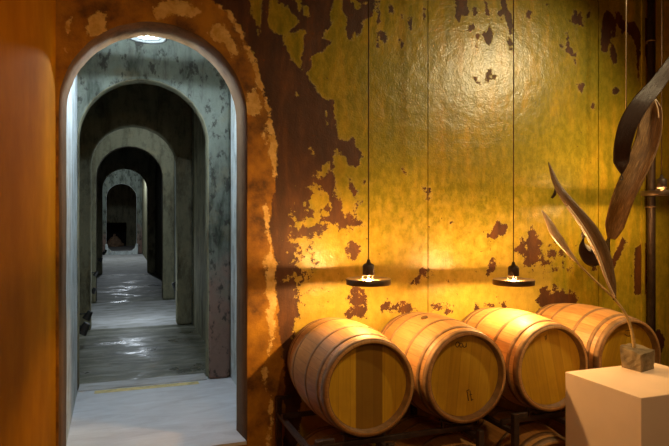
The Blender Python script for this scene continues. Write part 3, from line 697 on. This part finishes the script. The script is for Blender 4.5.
bm = bmesh.new(); tube(bm, spline([rb(652.5, 97, HD2), rb(660, 82, HD2), rb(668, 62, HD2), rb(688, 0, HD2)], 5), 0.004, 8); 
e = at_depth(688, 0, HD2); tube(bm, [e - h1, Vector((e.x, e.y, 2.6)) - h1], 0.004, 8)
obj('cord', bm, M['wire'], hb)
bm = bmesh.new(); tube(bm, spline([rb(653, 97, HD2 - .05), rb(657, 108, HD2 - .06), rb(658, 118, HD2 - .06)], 4), 0.004, 8); obj('pale_edge', bm, M['leaf'], hb)

# ------------------------------------------------------------------ pipe against the wall
pp = at_y(651, 200, YW - .07)
pt = thing('steel_pipe', 'dark vertical pipe against the wall at the right edge', 'pipe', (pp.x, pp.y, ZR))
bm = bmesh.new(); tube(bm, [(0, 0, 0), (0, 0, 2.6 - ZR)], 0.036, 20); obj('pipe_body', bm, M['steel'], pt)
zc = at_y(651, 207, YW - .07).z - ZR
for zz in (zc, zc + 1.6, 1.0):
    bm = bmesh.new(); lathe(bm, [(0.0355, zz - .008), (0.043, zz - .008), (0.043, zz + .008), (0.0355, zz + .008)], 'z', 24, 0, True); box(bm, -.01, .01, .03, .11, zz - .01, zz + .01)
    obj('pipe_clamp', bm, M['hoop'], pt)

# ------------------------------------------------------------------ small black fixtures low on the corridor walls
def fixture(label, loc, side, s=1.0, kind=0, group='small black fixtures along the corridor'):
    t = thing('wall_spotlight', label, 'light fitting', loc, 0, group); t.scale = (side, 1, 1)
    bm = bmesh.new(); box(bm, -0.21, -0.19, -.03 * s, .03 * s, -.05 * s, .05 * s); obj('back_plate', bm, M['black'], t, bevel=.003)
    bm = bmesh.new(); tube(bm, [(-.20, 0, 0), (-.06, 0, .0), (-.01, 0, .0)], .010, 8); obj('arm', bm, M['black'], t)
    bm = bmesh.new()
    mtx = Matrix.Translation((0.01, 0, -.02 * s)) @ Matrix.Rotation(.5, 4, 'Y')
    bmesh.ops.create_cone(bm, cap_ends=True, segments=20, radius1=.045 * s, radius2=.028 * s, depth=.10 * s, matrix=mtx); obj('lamp_head', bm, M['black'], t, bevel=.003)
    return t
FX = [(6.85, -1.17, 1.25, 'nearest small black fixture on the left corridor wall, just past the second arch'), (7.9, -1.20, 1.1, 'second small black fixture along the left corridor wall'),
      (9.9, -1.14, .9, 'third small black fixture along the left corridor wall, by the third arch'), (11.2, -1.0, .9, 'fourth small black fixture along the left corridor wall'),
      (15.0, -1.02, 1.0, 'fifth small black fixture far down the left corridor wall'), (18.9, -1.1, 1.0, 'sixth small black fixture, deep on the left side of the corridor'), (22.5, -1.25, 1.2, 'farthest small black fixture on the left of the corridor')]
for y, z, s, lab in FX: fixture(lab, (CL + .25, y, z), 1, s)
fixture('only small black fixture on the right side, past the third arch', (CR - .21, 9.98, -1.12), -1, 1.2)

# ------------------------------------------------------------------ lights
def light(kind, loc, power, col, size=0.05, target=None, angle=None, blend=0.5):
    d = bpy.data.lights.new('lamp_or_fill', kind); d.energy = power; d.color = col
    if kind in ('POINT', 'SPOT'): d.shadow_soft_size = size
    if kind == 'AREA': d.size = size
    if kind == 'SPOT': d.spot_size = angle; d.spot_blend = blend
    o = bpy.data.objects.new('lamp_or_fill', d); COL.objects.link(o); o.location = loc
    if target is not None: o.rotation_euler = (Vector(target) - Vector(loc)).to_track_quat('-Z', 'Y').to_euler()
    return o
W2 = (1.0, 0.72, 0.36)
light('SPOT', (4.52, 2.3, 1.88), 235, (1.0, .78, .42), 0.07, (3.05, 4.2, .35), math.radians(92), 1.0)      # ceiling spotlight on the painted wall
light('SPOT', (1.5, 0.7, 2.35), 190, (1.0, .62, .28), 0.10, (2.6, 3.3, -1.45), math.radians(72), 1.0)            # added fill spot from above on barrels and pedestal
light('POINT', (0.5, -0.6, 0.9), 38, (1.0, .66, .32), 0.12)  # added warm fill for barrel heads, pedestal side and pods, no fitting
light('SPOT', (2.6, -1.2, 1.3), 66, (1.0, .62, .24), 0.25, (-.38, 2.9, -.7), math.radians(66), 1.0)  # added warm fill spot on the left wall, source unseen
light('POINT', (0.3, 10.1, -0.95), 12, (0.80, 0.90, 1.0), 0.04)
CW = (0.80, 0.90, 1.0)
light('POINT', (0.9, 10.9, 1.6), 34, CW, 0.06)
light("POINT", (0.3, 24.5, 1.7), 150, CW, 0.08)
light('POINT', (0.3, 30.0, 1.6), 6, (1.0, .8, .6), 0.08)

w = bpy.data.worlds.new('World'); bpy.context.scene.world = w; w.use_nodes = True
w.node_tree.nodes['Background'].inputs[0].default_value = (1.0, 0.6, 0.3, 1); w.node_tree.nodes['Background'].inputs[1].default_value = 0.01

# ------------------------------------------------------------------ camera
cam = bpy.data.cameras.new('Camera'); co = bpy.data.objects.new('Camera', cam); COL.objects.link(co)
cam.sensor_width = 36; cam.lens = FPX * 36 / 669; cam.shift_y = -(223 - HY) / 669
co.location = (0, 0, 0); co.rotation_euler = (PI / 2, 0, -T); cam.clip_start = 0.02
sc_ = bpy.context.scene; sc_.camera = co
sc_.view_settings.view_transform = 'Standard'; sc_.view_settings.look = 'None'; sc_.view_settings.gamma = 1; sc_.view_settings.exposure = 0
sc_.view_settings.use_curve_mapping = False
